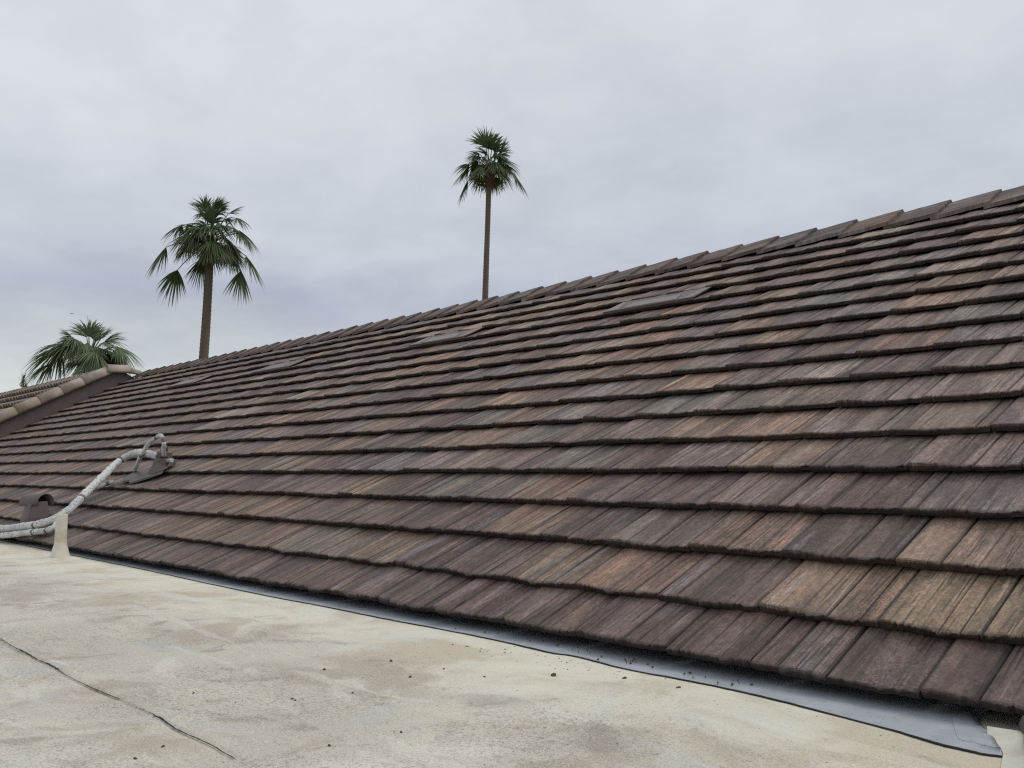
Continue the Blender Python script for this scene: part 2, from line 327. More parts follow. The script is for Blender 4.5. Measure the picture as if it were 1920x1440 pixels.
# -- tile shapes (unit: exposure), local x along the course, y up the slope, z normal
TL = 1.16; TH = .10; GAP = .024
def tile_shape(seed, lo=False):
    rnd = random.Random(seed)
    ng = rnd.choice([2, 2, 3, 3, 4]); gr = []
    for k in range(ng):
        gx = rnd.uniform(.12, .9)*TW
        if all(abs(gx-q[0]) > .12 for q in gr): gr.append((gx, rnd.uniform(.026, .045) if k == 0 else rnd.uniform(.008, .018), rnd.uniform(.016, .028) if k == 0 else rnd.uniform(.006, .011), rnd.uniform(-.02, .02)))
    w = TW-GAP; xsn = set(round(i*w/40, 4) for i in range(41))
    st = sorted(xsn)
    for gx, d, hw, sl in gr:
        st = [q for q in st if abs(q-gx) > hw*1.4 or q in (0, w)]; st += [gx-hw, gx, gx+hw]
    st = sorted(q for q in st if 0 <= q <= w); st[0] = 0; st[-1] = w
    bel = rnd.uniform(.0, .045); pw = rnd.uniform(.5, 1.5); up_ = rnd.choice([0, .03, .07, .11]); zw = rnd.uniform(.006, .020); zp = rnd.uniform(0, 6.28)
    yst = [0, .018, .06, .5, 1.02, TL]
    def zt(x, y):
        z = .010*noise.noise(Vector((x*2.2, y*.4, seed*3.3)))+.004*noise.noise(Vector((x*9, y*.6, seed*5.1)))+.004-.018*x/w+zw*math.sin(x*3.6+zp)*max(0, 1-y*1.1)
        if x > w*.985 or x < w*.015: z -= .012
        for gx, d, hw, sl in gr: 
            t = abs(x-gx)/(hw+.001); z -= d*max(0, 1-t)
            if x > gx: z -= d*.18
        return z
    def yl(x):                           # ragged lip
        return -bel*math.sin(math.pi*(x/w)**pw)+.036*noise.noise(Vector((x*2.6, seed*1.7, 0)))+.036*noise.noise(Vector((x*8, seed*2.3, 3)))+.032*noise.noise(Vector((x*30, seed*4.3, 6)))+up_*max(0, (x-w*.70)/w)
    def groove_dark(x):
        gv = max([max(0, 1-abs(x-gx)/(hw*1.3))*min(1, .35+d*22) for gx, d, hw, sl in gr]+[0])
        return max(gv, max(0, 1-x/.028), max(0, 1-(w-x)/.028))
    V = []; F = []; n = len(st); GV = []
    for j, y in enumerate(yst):
        for x in st:
            yy = y+yl(x)*(1-min(1, y/.5)); z = zt(x, yy)
            if j == 0: z -= .010+.016*noise.noise(Vector((x*20, seed*7.7, 1)))
            if j == 1: z -= .002+.004*noise.noise(Vector((x*26, seed*7.7, 5)))
            xx = x+ sum(sl*y*max(0, 1-abs(x-gx)/.04) for gx, d, hw, sl in gr)
            V.append((xx, yy, z)); GV.append(groove_dark(x))
    for j in range(len(yst)-1):
        for i in range(n-1): F.append((j*n+i, j*n+i+1, (j+1)*n+i+1, (j+1)*n+i))
    b1 = len(V)
    for x in st: V.append((x, yl(x)+.008+.016*noise.noise(Vector((x*14, seed*9, 8)))-.004, -.052+.010*noise.noise(Vector((x*11, seed, 2)))))
    for x in st: V.append((x, yl(x)*.6+.026, -TH+.010*noise.noise(Vector((x*6, seed, 9)))))
    for i in range(n-1): F.append((b1+i, b1+i+1, i+1, i)); F.append((b1+n+i, b1+n+i+1, b1+i+1, b1+i))
    e1 = len(V); V += [(0, TL, -TH*.8), (w, TL, -TH*.8)]
    for side, c_ in ((0, e1), (n-1, e1+1)):
        col_ = [b1+n+side, b1+side]+[j*n+side for j in range(len(yst))]+[c_]
        F.append(tuple(col_) if side else tuple(col_[::-1]))
    F.append((b1+n, e1, e1+1, b1+2*n-1))
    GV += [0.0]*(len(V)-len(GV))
    return V, F, GV
SHAPES = [tile_shape(s) for s in range(14)]
def add_tc(me, V, GV=None):
    if GV: me.attributes.new('groove_dark', 'FLOAT', 'POINT').data.foreach_set('value', GV)
    a = me.attributes.new('tc', 'FLOAT_VECTOR', 'POINT'); a.data.foreach_set('vector', [c for v in V for c in v])
tile_meshes = []
for V, F, GV in SHAPES:
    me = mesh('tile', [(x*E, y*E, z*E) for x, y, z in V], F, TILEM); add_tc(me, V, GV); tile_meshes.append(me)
PAL = dict(dark=(.128, .092, .079), grey=(.160, .130, .117), tan=(.222, .151, .110), brown=(.186, .127, .096), mauve=(.168, .124, .107), light=(.242, .190, .160))
phase = {0: -3.16, 1: -3.82, 2: -4.03, 3: -4.34}
# colours of the nearest tiles, row -> list of (right joint u, tone)
near = {1: [(-11.2, 'tan'), (-10.0, 'dark'), (-8.8, 'dark'), (-7.55, 'brown'), (-6.3, 'tan'), (-5.05, 'dark'), (-3.8, 'tan'), (-2.5, 'tan'), (-12.5, 'mauve')],
        2: [(-2.75, 'tan'), (-4.0, 'dark'), (-5.25, 'brown'), (-6.5, 'mauve'), (-7.75, 'dark'), (-9.0, 'brown'), (-10.3, 'dark')],
        3: [(-3.1, 'grey'), (-4.3, 'mauve'), (-5.6, 'mauve'), (-6.85, 'dark'), (-8.1, 'dark'), (-9.4, 'brown')]}
VENTS = [(-16.1, -13.15), (-24.95, -22.05), (-36.15, -33.2), (-45.2, -42.2)]
rr = random.Random(11); tiles = []
for r in range(ROWS):
    ph = phase.get(r, rr.uniform(0, TW)); k0 = math.floor((U0-ph)/TW)
    u = ph+k0*TW
    while u < U1-.2:
        x0, x1 = max(u, U0), min(u+TW, U1)
        if r == 0: t = 'dark' if rr.random() < .85 else 'mauve'
        else:
            q = rr.random(); up = min(1, r/9)
            pd = .36-.16*up; t = 'dark' if q < pd else 'mauve' if q < pd+.26 else 'grey' if q < pd+.42 else 'brown' if q < pd+.60 else 'tan' if q < pd+.70 else 'light'  # paler tones likelier up the slope, sky reflection put into the palette
            if t in ('tan', 'light') and u < -38: t = 'mauve'
        for ru, tt in near.get(r, []):
            if abs(u+TW-ru) < .35: t = tt
        c_ = PAL[t]; k = rr.uniform(.90, 1.12)*(.92 if r == 0 else 1.0 if r < 4 else 1.12 if u > -32 else 1.0); c_ = tuple(min(1, ch*k*rr.uniform(.96, 1.04)) for ch in c_)  # upper near rows lightened: painted sky sheen, not tile colour alone
        if r == 13 and any(a-.2 < u+TW*.5 < b_+.2 for a, b_ in VENTS): pass
        tiles.append(dict(u=u, r=r, x0=x0, x1=x1, c=c_, s=rr.randrange(len(SHAPES)), ty=rr.uniform(-.014, .014), rx=rr.uniform(-.35, .35), ry=rr.uniform(-.45, .45), rz=rr.uniform(-.35, .35), dz=rr.uniform(-.004, .008), seed=rr.uniform(0, 90)))
        u += TW
MW2C = co.matrix_basis.inverted() if False else (Matrix.Translation(CAMP) @ co.rotation_euler.to_matrix().to_4x4()).inverted()
def px(p):
    q = MW2C @ p
    if q.z > -.05: return None
    return (512+901.9*q.x/-q.z, 384-901.9*q.y/-q.z)
def area(t):
    P = [px(W(*onroof(u, v))) for u, v in ((t['x0'], t['r']), (t['x1'], t['r']), (t['x1'], t['r']+1), (t['x0'], t['r']+1))]
    if any(p is None for p in P): return 0
    P = [(min(1024, max(0, x)), min(768, max(0, y))) for x, y in P]
    return abs(sum(P[i][0]*P[(i+1) % 4][1]-P[(i+1) % 4][0]*P[i][1] for i in range(4)))/2
for t in tiles: t['a'] = area(t); t['full'] = t['x1']-t['x0'] > TW*.98
tiles.sort(key=lambda t: -t['a'])
def tmat(t):
    p = W(*onroof(t['u'], t['r']+t['ty']+(.15 if t['r'] == 0 else 0), t['dz']))
    return Matrix.Translation(p) @ (Matrix.Rotation(TILE+R(t['rx']), 4, 'X') @ Matrix.Rotation(R(t['ry']), 4, 'Y') @ Matrix.Rotation(R(t['rz'])*.5, 4, 'Z'))
single = [t for t in tiles if t['full']][:300]; ids = set(map(id, single))
for t in single:
    o = link('tile', tile_meshes[t['s']]); hp(o); o.matrix_basis = tmat(t)
    o.color = (*t['c'], 1)
V = []; F = []; TC = []; TN = []; SD = []; GA = []
for t in tiles:
    if id(t) in ids: continue
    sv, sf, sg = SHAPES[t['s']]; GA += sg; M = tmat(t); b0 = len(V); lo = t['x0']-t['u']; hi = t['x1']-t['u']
    for x, y, z in sv:
        xx = min(max(x, lo), hi); V.append(M @ Vector((xx*E, y*E, z*E))); TC.append((xx, y, z)); TN.append(t['c']); SD.append(t['seed'])
    F += [tuple(i+b0 for i in f) for f in sf]
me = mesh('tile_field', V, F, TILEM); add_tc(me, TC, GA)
a = me.attributes.new('tone', 'FLOAT_VECTOR', 'POINT'); a.data.foreach_set('vector', [c for v in TN for c in v])
a = me.attributes.new('seed', 'FLOAT', 'POINT'); a.data.foreach_set('value', SD)
o = hp(link('tile_field', me)); o.color = (0, 0, 0, 1); tag(o, kind='stuff')

# -- ridge caps
def cap_shape(seed):
    rnd = random.Random(seed); L = 1.34; wing = 1.06; th = .10; rise = .09
    n = 5; m = 5; V = []; F = []
    for side in (-1, 1):
        for layer in (0, 1):
            for i in range(n+1):
                for j in range(m+1):
                    s_ = wing*j/m; x = -L*i/n*1.0; z = -rise*i/n-s_*SR+(.012*noise.noise(Vector((x*3, s_*6, seed+side)))) ; y = side*s_*CR
                    if layer: z -= th
                    if j == m: y += side*.018*noise.noise(Vector((x*8, seed, side)))
                    if i == 0: x += .014*noise.noise(Vector((s_*9, seed, side*2)))
                    V.append((x, y, z))
    q = (n+1)*(m+1)
    for sidx in (0, 1):
        o0 = sidx*2*q
        for layer in (0, 1):
            o1 = o0+layer*q
            for i in range(n):
                for j in range(m):
                    f = (o1+i*(m+1)+j, o1+i*(m+1)+j+1, o1+(i+1)*(m+1)+j+1, o1+(i+1)*(m+1)+j)
                    F.append(f if (layer ^ sidx) else f[::-1])
        for j in range(m):
            for i in (0, n): F.append((o0+i*(m+1)+j, o0+i*(m+1)+j+1, o0+q+i*(m+1)+j+1, o0+q+i*(m+1)+j))
        for i in range(n): F.append((o0+i*(m+1)+m, o0+(i+1)*(m+1)+m, o0+q+(i+1)*(m+1)+m, o0+q+i*(m+1)+m))
    return V, F
capm = []
for s in range(5):
    V, F = cap_shape(s); me = mesh('ridge_cap', [(x*E, y*E, z*E) for x, y, z in V], F, TILEM)
    add_tc(me, [(y+2, x+3, .02) for x, y, z in V]); capm.append(me)
u = -7.24+1.2*8; k = 0
while u > -61.6+0.5:
    o = hp(link('ridge_cap', capm[k % 5])); o.matrix_basis = Matrix.Translation(W(u+rr.uniform(-.03, .03), YR, ZR+.06+rr.uniform(-.012, .012))) @ Matrix.Rotation(R(rr.uniform(-.5, .5)), 4, 'Z')
    c_ = PAL[rr.choice(['mauve', 'brown', 'dark', 'grey'])]; o.color = (*[ch*.74 for ch in c_], 1)
    u -= 1.2; k += 1
    if u < -59.0: break

# -- felt strip and bitumen edge under the eave
EDGE = [(-45, .75), (-38, .62), (-31.8, .55), (-27.5, .45), (-24.3, .38), (-20.3, .36), (-16.5, .24), (-13.9, .18), (-12.3, .21), (-10.5, .19), (-9.36, .22), (-8.31, .21), (-7.6, .15), (-7.25, .13), (-6.94, .18), (-6.17, .08), (-5.33, .10), (-4.74, .08), (-4.14, .0), (-3.37, -.13), (-2.86, -.27), (-2.56, -.29), (-2.43, -.25)]
sp = spline([(*DK(x, y), 0) for x, y in EDGE], 10)
V = []; F = []; nr = 6
for i, p in enumerate(sp):
    jag = .010*noise.noise(Vector((p.x*6, 0, 0)))+.007*noise.noise(Vector((p.x*25, 4, 0)))
    for j in range(nr):
        t = j/(nr-1); y = p.y+jag*(1-t)+(2.4-p.y)*t
        if p.x > -2.83: y = min(y, p.y+(2.4 if p.x < -2.75 else 1.15-(p.x+2.75)*2.35))
        z = DECK+.012+.006*noise.noise(Vector((p.x*1.3, 3, 0)))+.006*t
        V.append(W(p.x+( -.35*t if p.x > -2.8 else 0), y, z))
for i in range(len(sp)-1):
    for j in range(nr-1): F.append((i*nr+j, (i+1)*nr+j, (i+1)*nr+j+1, i*nr+j+1))
me = mesh('felt_strip', V, F, FELT, True); o = hp(link('felt_strip', me))
b = MB()
for i in range(len(sp)-1):
    a0, a1 = V[i*nr], V[(i+1)*nr]
    h0, h1 = [.014+.010*noise.noise(Vector((q.x*30, 7, 0))) for q in (a0, a1)]
    lo0, lo1 = Vector((a0.x, a0.y-.002, a0.z-.003-.003*abs(noise.noise(Vector((a0.x*14, 1, 7)))))), Vector((a1.x, a1.y-.002, a1.z-.003-.003*abs(noise.noise(Vector((a1.x*14, 1, 7))))))
    b.add([a0+Vector((0, .0015, .001)), a1+Vector((0, .0015, .001)), a1+Vector((0, -.002, 0)), a0+Vector((0, -.002, 0)), lo0, lo1], [(0, 1, 2, 3), (3, 2, 5, 4)])
hp(b.build('felt_edge', BITUM))
# fascia board closing the gap under the eave
b = MB(); b.prism([W(U0, 1.35, DECK-.1), W(U1, 1.35, DECK-.1), W(U1, 1.45, DECK-.1), W(U0, 1.45, DECK-.1)], [W(U0, 1.35, .22), W(U1, 1.35, .22), W(U1, 1.45, .28), W(U0, 1.45, .28)])
hp(b.build('fascia', DARK))

# -- corner at the right: folded white membrane and painted brown metal
b = MB(); q = [(-2.72, .30), (-2.64, .31), (-2.55, .33), (-2.48, .22), (-2.40, .05), (-2.30, -.14), (-2.16, -.44)]
lft = [(-2.70, .24), (-2.60, .10), (-2.51, -.04), (-2.45, -.18), (-2.41, -.32), (-2.36, -.50), (-2.28, -.72)]
rows_ = []
for (x, y), (xl, yl_) in zip(q, lft):
    x, y = DK(x, y); xl, yl_ = DK(xl, yl_)
    rows_.append([W(xl, yl_, DECK+.008), W((x*.45+xl*.55), (y*.45+yl_*.55), DECK+.02), W(x*.8+xl*.2, y*.8+yl_*.2, DECK+.04), W(x, y, DECK+.06), W(x+.06, y+.05, DECK+.05)])
b.add([p for r_ in rows_ for p in r_], [(i*5+j, i*5+j+1, (i+1)*5+j+1, (i+1)*5+j) for i in range(len(rows_)-1) for j in range(4)])
tag(b.build('membrane_fold', PVC, None, True), 'raised fold of cream roof membrane at the right end of the grey felt strip', 'membrane')
b = MB(); rows_ = []
for x, y in [(-2.53, .42), (-2.45, .27), (-2.40, .12), (-2.36, -.02), (-2.30, -.18), (-2.18, -.42), (-2.02, -.8)]:
    x, y = DK(x, y); dx, dy = .80, .60
    rows_.append([W(x+dx*s_, y+dy*s_, DECK+.06+h) for s_, h in ((0, -.05), (.0, .03), (.03, .09), (.09, .13), (.6, .17), (1.6, .18))])
b.add([p for r_ in rows_ for p in r_], [(i*6+j, i*6+j+1, (i+1)*6+j+1, (i+1)*6+j) for i in range(len(rows_)-1) for j in range(5)])
tag(b.build('brown_flashing', BROWN, None, True), 'brown painted metal flashing at the right edge below the eave tiles', 'flashing')

# -- low flat roof vents set into the 14th course
vl = ['pale brown low roof vent high on the tile slope, nearest of the four and largest',
      'low roof vent high on the tile slope, second nearest, between the two taller palms',
      'low roof vent on the tile slope just right of the left tall palm',
      'small far low roof vent on the tile slope, nearest the clay roof']
def Q(u, v, o_): return W(*onroof(u, v, o_))
for (a_, b_), lab in zip(VENTS, vl):
    c0 = Q((a_+b_)/2, 13.1, 0); root = tag(empty('roof_vent', c0), lab, 'roof vent', 'low roof vents set in a line high on the tile slope')
    inv_ = Matrix.Translation(c0).inverted()
    def vb(name, m_, quads, th=.02):
        mb = MB()
        for qd in quads: mb.prism([Q(*p_[:2], p_[2]-th) for p_ in qd], [Q(*p_) for p_ in qd])
        ob = mb.build(name, m_, root); ob.matrix_parent_inverse = inv_; return ob
    w_ = b_-a_; g_ = tiles and TILE-ROOF
    z0, z1 = .035, -.03
    vb('base_pan', BROWN2, [[(a_, 13.02, z0), (b_, 13.02, z0), (b_, 14.0, z1), (a_, 14.0, z1)]])
    vb('side_flange', VENTM, [[(a_, 13.02, z0+.022), (a_+.34*w_*.5, 13.02, z0+.022), (a_+.14*w_*.5, 13.9, z1+.02), (a_+.03, 13.9, z1+.02)]])
    vb('side_flange', VENTM, [[(b_-.20*w_*.5, 13.02, z0+.022), (b_, 13.02, z0+.022), (b_, 13.9, z1+.02), (b_-.16*w_*.5, 13.9, z1+.02)]])
    vb('raised_cover', VENTM, [[(a_+.24*w_, 13.0, .07), (b_-.18*w_, 13.0, .07), (b_-.24*w_, 13.55, .02), (a_+.22*w_, 13.55, .02)]], .03)
    vb('front_lip', BROWN2, [[(a_, 12.96, .055), (b_, 12.96, .055), (b_, 13.0, .062), (a_, 13.0, .062)]], .07)

# ---------------------------------------------------------------- pipe boot, pipes, hooded vent, vent pipe
def worldpts(L): return [W(*p) for p in L]
bt = tag(empty('pipe_boot', W(-26.75, 3.5, 1.9)), 'brown painted pipe boot on the tile roof where the white pipes enter', 'pipe boot')
Mi = Matrix.Translation(W(-26.75, 3.5, 1.9)).inverted()
b = MB(); poly = [(-28.1, 3.0), (-27.65, 2.82), (-27.3, 2.88), (-26.9, 2.74), (-26.6, 2.86), (-26.3, 3.05), (-25.95, 3.3), (-26.3, 3.52), (-28.2, 3.6)]
def hh_(y, o_): return y*SR/CR+o_
top = [W(x, y, hh_(y, .045+(.03 if i < 6 else 0))) for i, (x, y) in enumerate(poly)]; bot = [W(x, y, hh_(y, .02)) for x, y in poly]
b.prism(bot, top); o = b.build('flashing_plate', BROWN2, bt); o.matrix_parent_inverse = Mi
b = MB(); cx, cy = -26.68, 3.62
def ring(cx, cy, z, rx, ry, n=10): return [W(cx+rx*math.cos(2*math.pi*i/n+.3)*(1+.08*math.sin(i*3)), cy+ry*math.sin(2*math.pi*i/n+.3), z(cy+ry*math.sin(2*math.pi*i/n+.3)) if callable(z) else z) for i in range(n)]
rs = [ring(cx, cy, lambda y: hh_(y, .06), .52, .42), ring(cx, cy, 2.06+.02, .36, .30), ring(cx, cy, 2.28, .29, .25), ring(cx+.02, cy, 2.44, .27, .24), ring(cx+.02, cy, 2.49, .20, .18)]
for i in range(4): b.add(rs[i]+rs[i+1], [(k, (k+1) % 10, 10+(k+1) % 10, 10+k) for k in range(10)])
b.add(rs[4], [tuple(range(10))]); b.tube(worldpts([(-26.15, 3.42, 2.30), (-26.2, 3.44, 2.5), (-26.1, 3.40, 2.62)]), [.13*E, .11*E, .09*E], 8)
o = b.build('boot_cone', BROWN, bt); o.matrix_parent_inverse = Mi
b = MB(); b.tube(worldpts([(-26.5, 3.62, 2.2), (-26.25, 3.66, 2.22), (-26.12, 3.66, 2.22)]), .06*E, 8); o = b.build('stub_pipe', INSUL, bt); o.matrix_parent_inverse = Mi

def pipe(name, label, pts, rad, breaks, n=8, wob=.25, group=None):
    sp = spline(worldpts(pts), n); base = sp[len(sp)//2].copy(); root = tag(empty(name, base), label, 'pipe', group); Mi = Matrix.Translation(base).inverted()
    L = [0.0]
    for i in range(1, len(sp)): L.append(L[-1]+(sp[i]-sp[i-1]).length)
    N = int(L[-1]/.02)+2; q = []; j = 0
    for k in range(N):
        s_ = L[-1]*k/(N-1)
        while j < len(L)-2 and L[j+1] < s_: j += 1
        f = (s_-L[j])/max(1e-6, L[j+1]-L[j]); q.append(sp[j].lerp(sp[j+1], f))
    b = MB(); b.tube(q[::2], rad*.86*E, 8); o = b.build('pipe_core', COREM, root, True); o.matrix_parent_inverse = Mi
    cuts = [0]+[int(N*t) for t in breaks]+[N-1]
    for a0, a1 in zip(cuts[:-1], cuts[1:]):
        seg = q[a0+(1 if a0 else 0):a1+(0 if a1 < N-1 else 1)]
        if len(seg) < 3: continue
        rr_ = [rad*E*(1+.10*noise.noise(Vector((i*.35, rad*90, a0)))) for i in range(len(seg))]; rr_[0] *= .94; rr_[-1] *= .94
        b = MB(); b.tube(seg, rr_, 12, True, wob); o = b.build('insulation_sleeve', INSUL, root, True); o.matrix_parent_inverse = Mi
    return root
pipe('insulated_pipe', 'thick white insulated pipe arching from the brown boot down to the left edge', [(-26.6, 3.45, 2.33), (-27.2, 3.36, 2.42), (-27.9, 3.3, 2.46), (-28.4, 3.10, 2.30), (-28.17, 2.71, 2.05), (-27.7, 2.34, 1.82), (-27.25, 1.93, 1.56), (-26.79, 1.49, 1.27), (-26.36, 1.09, 0.99), (-26.15, 0.81, 0.79), (-26.2, 0.54, 0.61), (-26.6, 0.40, 0.50), (-27.36, 0.30, 0.40), (-28.53, 0.20, 0.29), (-29.93, 0.12, 0.20), (-31.5, 0.05, 0.13), (-36, -.2, .0)], .108, [.13, .30, .43])
pipe('insulated_pipe', 'lower white insulated pipe curling back under the thick pipe, left of the cream vent pipe', [(-26.45, 0.70, 0.62), (-25.98, 0.52, 0.47), (-25.95, 0.42, 0.37), (-26.41, 0.32, 0.29), (-27.01, 0.22, 0.24), (-27.74, 0.12, 0.17), (-28.37, 0.02, 0.11), (-29.11, -0.06, 0.06), (-30.61, -0.12, -.02), (-36, -.4, -.1)], .082, [.09, .16, .34])
pipe('insulated_pipe', 'thin short white insulated pipe on the tiles joining the thick pipe from below', [(-28.19, 2.76, 1.59), (-28.28, 2.50, 1.49), (-28.2, 2.2, 1.38), (-27.82, 1.81, 1.22), (-27.01, 1.30, 1.02)], .066, [.10])
pipe('insulated_pipe', 'thin white insulated pipe looping in a high arch into the top of the brown boot', [(-28.17, 3.36, 1.92), (-27.65, 3.26, 2.18), (-27.18, 3.19, 2.43), (-26.94, 3.26, 2.69), (-26.43, 3.24, 2.85), (-26.1, 3.26, 2.93), (-25.75, 3.2, 2.84), (-25.72, 3.23, 2.67), (-25.88, 3.29, 2.50), (-26.1, 3.40, 2.36)], .060, [.30, .62, .8])

# hooded vent
hb = W(-28.8, .82, hh_(.82, 0)); hv = tag(empty('hooded_vent', hb), 'brown sheet metal vent with a half round hood beside the white pipes', 'roof vent')
b = MB(); Z = [(0, .36, .34), (.12, .34, .31), (.54, .25, .22), (.58, .24, .21)]
zb = hh_(.82, 0)
rg = []
for z, rx, ry in Z:
    rg.append([W(-28.8+sx_*rx, .82+sy_*ry, (hh_(.82+sy_*ry, .03) if z == 0 else zb+z)) for sx_, sy_ in ((-1, -1), (-.4, -1.12), (.4, -1.12), (1, -1), (1.1, 0), (1, 1), (-1, 1), (-1.1, 0))])
for i in range(3): b.add(rg[i]+rg[i+1], [(k, (k+1) % 8, 8+(k+1) % 8, 8+k) for k in range(8)])
Mi = Matrix.Translation(hb).inverted(); o = b.build('neck', BROWN, hv); o.matrix_parent_inverse = Mi
b = MB(); sec = []
for s_ in range(11):
    a = math.pi*(-.08+1.16*s_/10); sec.append((math.cos(a)*.29, math.sin(a)*.29))
# hood axis runs towards the near end of the roof, slightly turned to the camera
ax = Vector((.93, .37, 0)); ay = Vector((-.37, .93, 0))
for r0, r1, flip in ((1, .94, 0),):
    vs = []
    for l_ in (-.38, .38):
        for rad_ in (1, .93):
            for cx_, cz_ in sec: 
                p = ax*l_+ay*(cx_*rad_); vs.append(W(-28.8+p.x, .82+p.y, zb+.52+cz_*rad_))
    n = 11
    F = []
    for i in range(n-1):
        F += [(i, i+1, 2*n+i+1, 2*n+i), (n+i, 3*n+i, 3*n+i+1, n+i+1), (i, n+i, n+i+1, i+1), (2*n+i, 2*n+i+1, 3*n+i+1, 3*n+i)]
    F += [(0, 2*n, 3*n, n), (n-1, 2*n-1, 4*n-1, 3*n-1)]
    b.add(vs, F)
o = b.build('hood', BROWN2, hv, True); o.matrix_parent_inverse = Mi
b = MB()
for l_ in (-.24, .0): # baffles inside
    pl = [W(-28.8+(ax*l_+ay*(cx_*.93)).x, .82+(ax*l_+ay*(cx_*.93)).y, zb+.52+cz_*.93) for cx_, cz_ in sec]; pl2 = [p+Vector(ax)*.012 for p in pl]
    b.prism(pl, pl2)
o = b.build('baffle', DARK, hv); o.matrix_parent_inverse = Mi

# cream vent pipe on the flat roof
px_, py_ = DK(-23.55, -.1); pb = W(px_, py_, DECK)
vp = tag(empty('vent_pipe', pb), 'cream painted upright vent pipe with flared base standing on the flat roof at the eave', 'vent pipe')
b = MB(); prof = [(.0, .235), (.05, .22), (.12, .19), (.22, .165), (.33, .135), (.40, .13), (1.0, .128), (1.02, .124)]
vs = []; n = 20
for z, r_ in prof:
    for k in range(n):
        a = 2*math.pi*k/n; rj = r_*(1+.06*noise.noise(Vector((k*.8, z*6, 1))) if z < .3 else 1); vs.append(W(px_+math.cos(a)*rj, py_+math.sin(a)*rj, DECK+z))
for k in range(n): a = 2*math.pi*k/n; vs.append(W(px_+math.cos(a)*.105, py_+math.sin(a)*.105, DECK+1.02))
for k in range(n): a = 2*math.pi*k/n; vs.append(W(px_+math.cos(a)*.105, py_+math.sin(a)*.105, DECK+.6))
m_ = len(prof)+2
F = [(i*n+k, i*n+(k+1) % n, (i+1)*n+(k+1) % n, (i+1)*n+k) for i in range(m_-1) for k in range(n)]
o = link('pipe_shaft', mesh('pipe_shaft', vs, F, PVC, True), vp); o.matrix_parent_inverse = Matrix.Translation(pb).inverted()
b = MB(); vs = []
for r_, z in ((.0, .03), (.26, .028), (.42, .018), (.62, -.004)):
    for k in range(24): a = 2*math.pi*k/24; vs.append(W(px_+math.cos(a)*r_*(1+.12*noise.noise(Vector((k*.6, 2, 2)))), py_+math.sin(a)*r_*.8, DECK+z+.004))
b.add(vs, [(i*24+k, i*24+(k+1) % 24, (i+1)*24+(k+1) % 24, (i+1)*24+k) for i in range(3) for k in range(24)])
o = b.build('base_collar', PVC, vp, True); o.matrix_parent_inverse = Matrix.Translation(pb).inverted()

# ---------------------------------------------------------------- litter on the flat roof
rl = random.Random(5); b = MB()
def crumb(x, y, s, z=DECK):
    n = rl.randint(4, 6); st = rl.uniform(1, 2.4); a0 = rl.uniform(0, 6.28)
    zz_ = z+deck_h(x, y)
    ring_ = []
    for k in range(n):
        a = 2*math.pi*k/n+rl.uniform(-.3, .3); dx, dy = math.cos(a)*s*st, math.sin(a)*s
        ring_.append((x+dx*math.cos(a0)-dy*math.sin(a0), y+dx*math.sin(a0)+dy*math.cos(a0)))
    t_ = [W(qx, qy, zz_+s*rl.uniform(.3, 1.0)) for qx, qy in ring_]; t_.append(W(x, y, zz_+s*1.3))
    bo = [W(qx, qy, zz_-.01) for qx, qy in ring_]
    b.add(bo+t_, [(k, (k+1) % n, n+(k+1) % n, n+k) for k in range(n)]+[(n+k, n+(k+1) % n, 2*n) for k in range(n)])
for x, y, s in [(-8.37, -2.15, .030), (-7.47, -3.04, .020), (-7.4, -3.05, .018), (-7.28, -2.52, .020), (-8.21, -1.41, .028), (-7.43, -1.74, .022), (-7.49, -1.26, .018), (-6.46, -.68, .042), (-6.92, -1.2, .016), (-5.92, -2.97, .018), (-5.99, -3.58, .018), (-6.87, -4.47, .016), (-6.73, -4.73, .016), (-8.24, -3.62, .016), (-5.9, -.25, .025), (-5.3, -.18, .02)]:
    crumb(*DK(x, y), s*.58)
for k in range(300):
    x = -2.6-rl.random()**1.6*16; y = -.25-rl.random()**1.25*5.2; crumb(x, y, rl.uniform(.0018, .004))
for k in range(18):
    x = rl.gauss(-7.6, 1.3); crumb(x, rl.uniform(-.05, .3), rl.uniform(.003, .009), DECK+.03)
for k in range(22): crumb(rl.uniform(-6.9, -4.6), rl.uniform(-.15, .1), rl.uniform(.003, .008), DECK+.03)
for k in range(40): crumb(rl.gauss(-6.8, .8), rl.gauss(-.45, .2), rl.uniform(.003, .007))
tag(b.build('roof_litter', DEBM), kind='stuff')

# ---------------------------------------------------------------- clay roof at the far left
XW = -59.5
cl = tag(empty('clay_tile_house', W(-75, 10, -2)), 'neighbouring roof of pale barrel clay tiles at the far left', 'house')
CI = Matrix.Translation(W(-75, 10, -2)).inverted()
def cp(o_): o_.parent = cl; o_.matrix_parent_inverse = CI; return o_
def offp(x, y, o_): return W(x, y, y*SR/CR+o_)        # height measured vertically above the tiled slope
YP = 14.05
b = MB()       # brown gable wall rising out of the tiled slope
def rz(y, o_): return (y if y <= YP else 2*YP-y)*SR/CR+o_
pr = [(-6, .72), (YP, .72), (YP+1.6, .60)]
b.prism([W(XW-.3, -6, -9), W(XW, -6, -9), W(XW, YP, -9), W(XW-.3, YP, -9)], [W(XW-.3, -6, rz(-6, .95)), W(XW, -6, rz(-6, .95)), W(XW, YP, rz(YP, .95)), W(XW-.3, YP, rz(YP, .95))])
b.prism([W(XW-.3, YP+.002, -9), W(XW, YP+.002, -9), W(XW, 2*YP+6, -9), W(XW-.3, 2*YP+6, -9)], [W(XW-.3, YP+.002, rz(YP, .95)), W(XW, YP+.002, rz(YP, .95)), W(XW, 2*YP+6, rz(2*YP+6, .95)), W(XW-.3, 2*YP+6, rz(2*YP+6, .95))])
cp(b.build('gable_wall', BROWN))
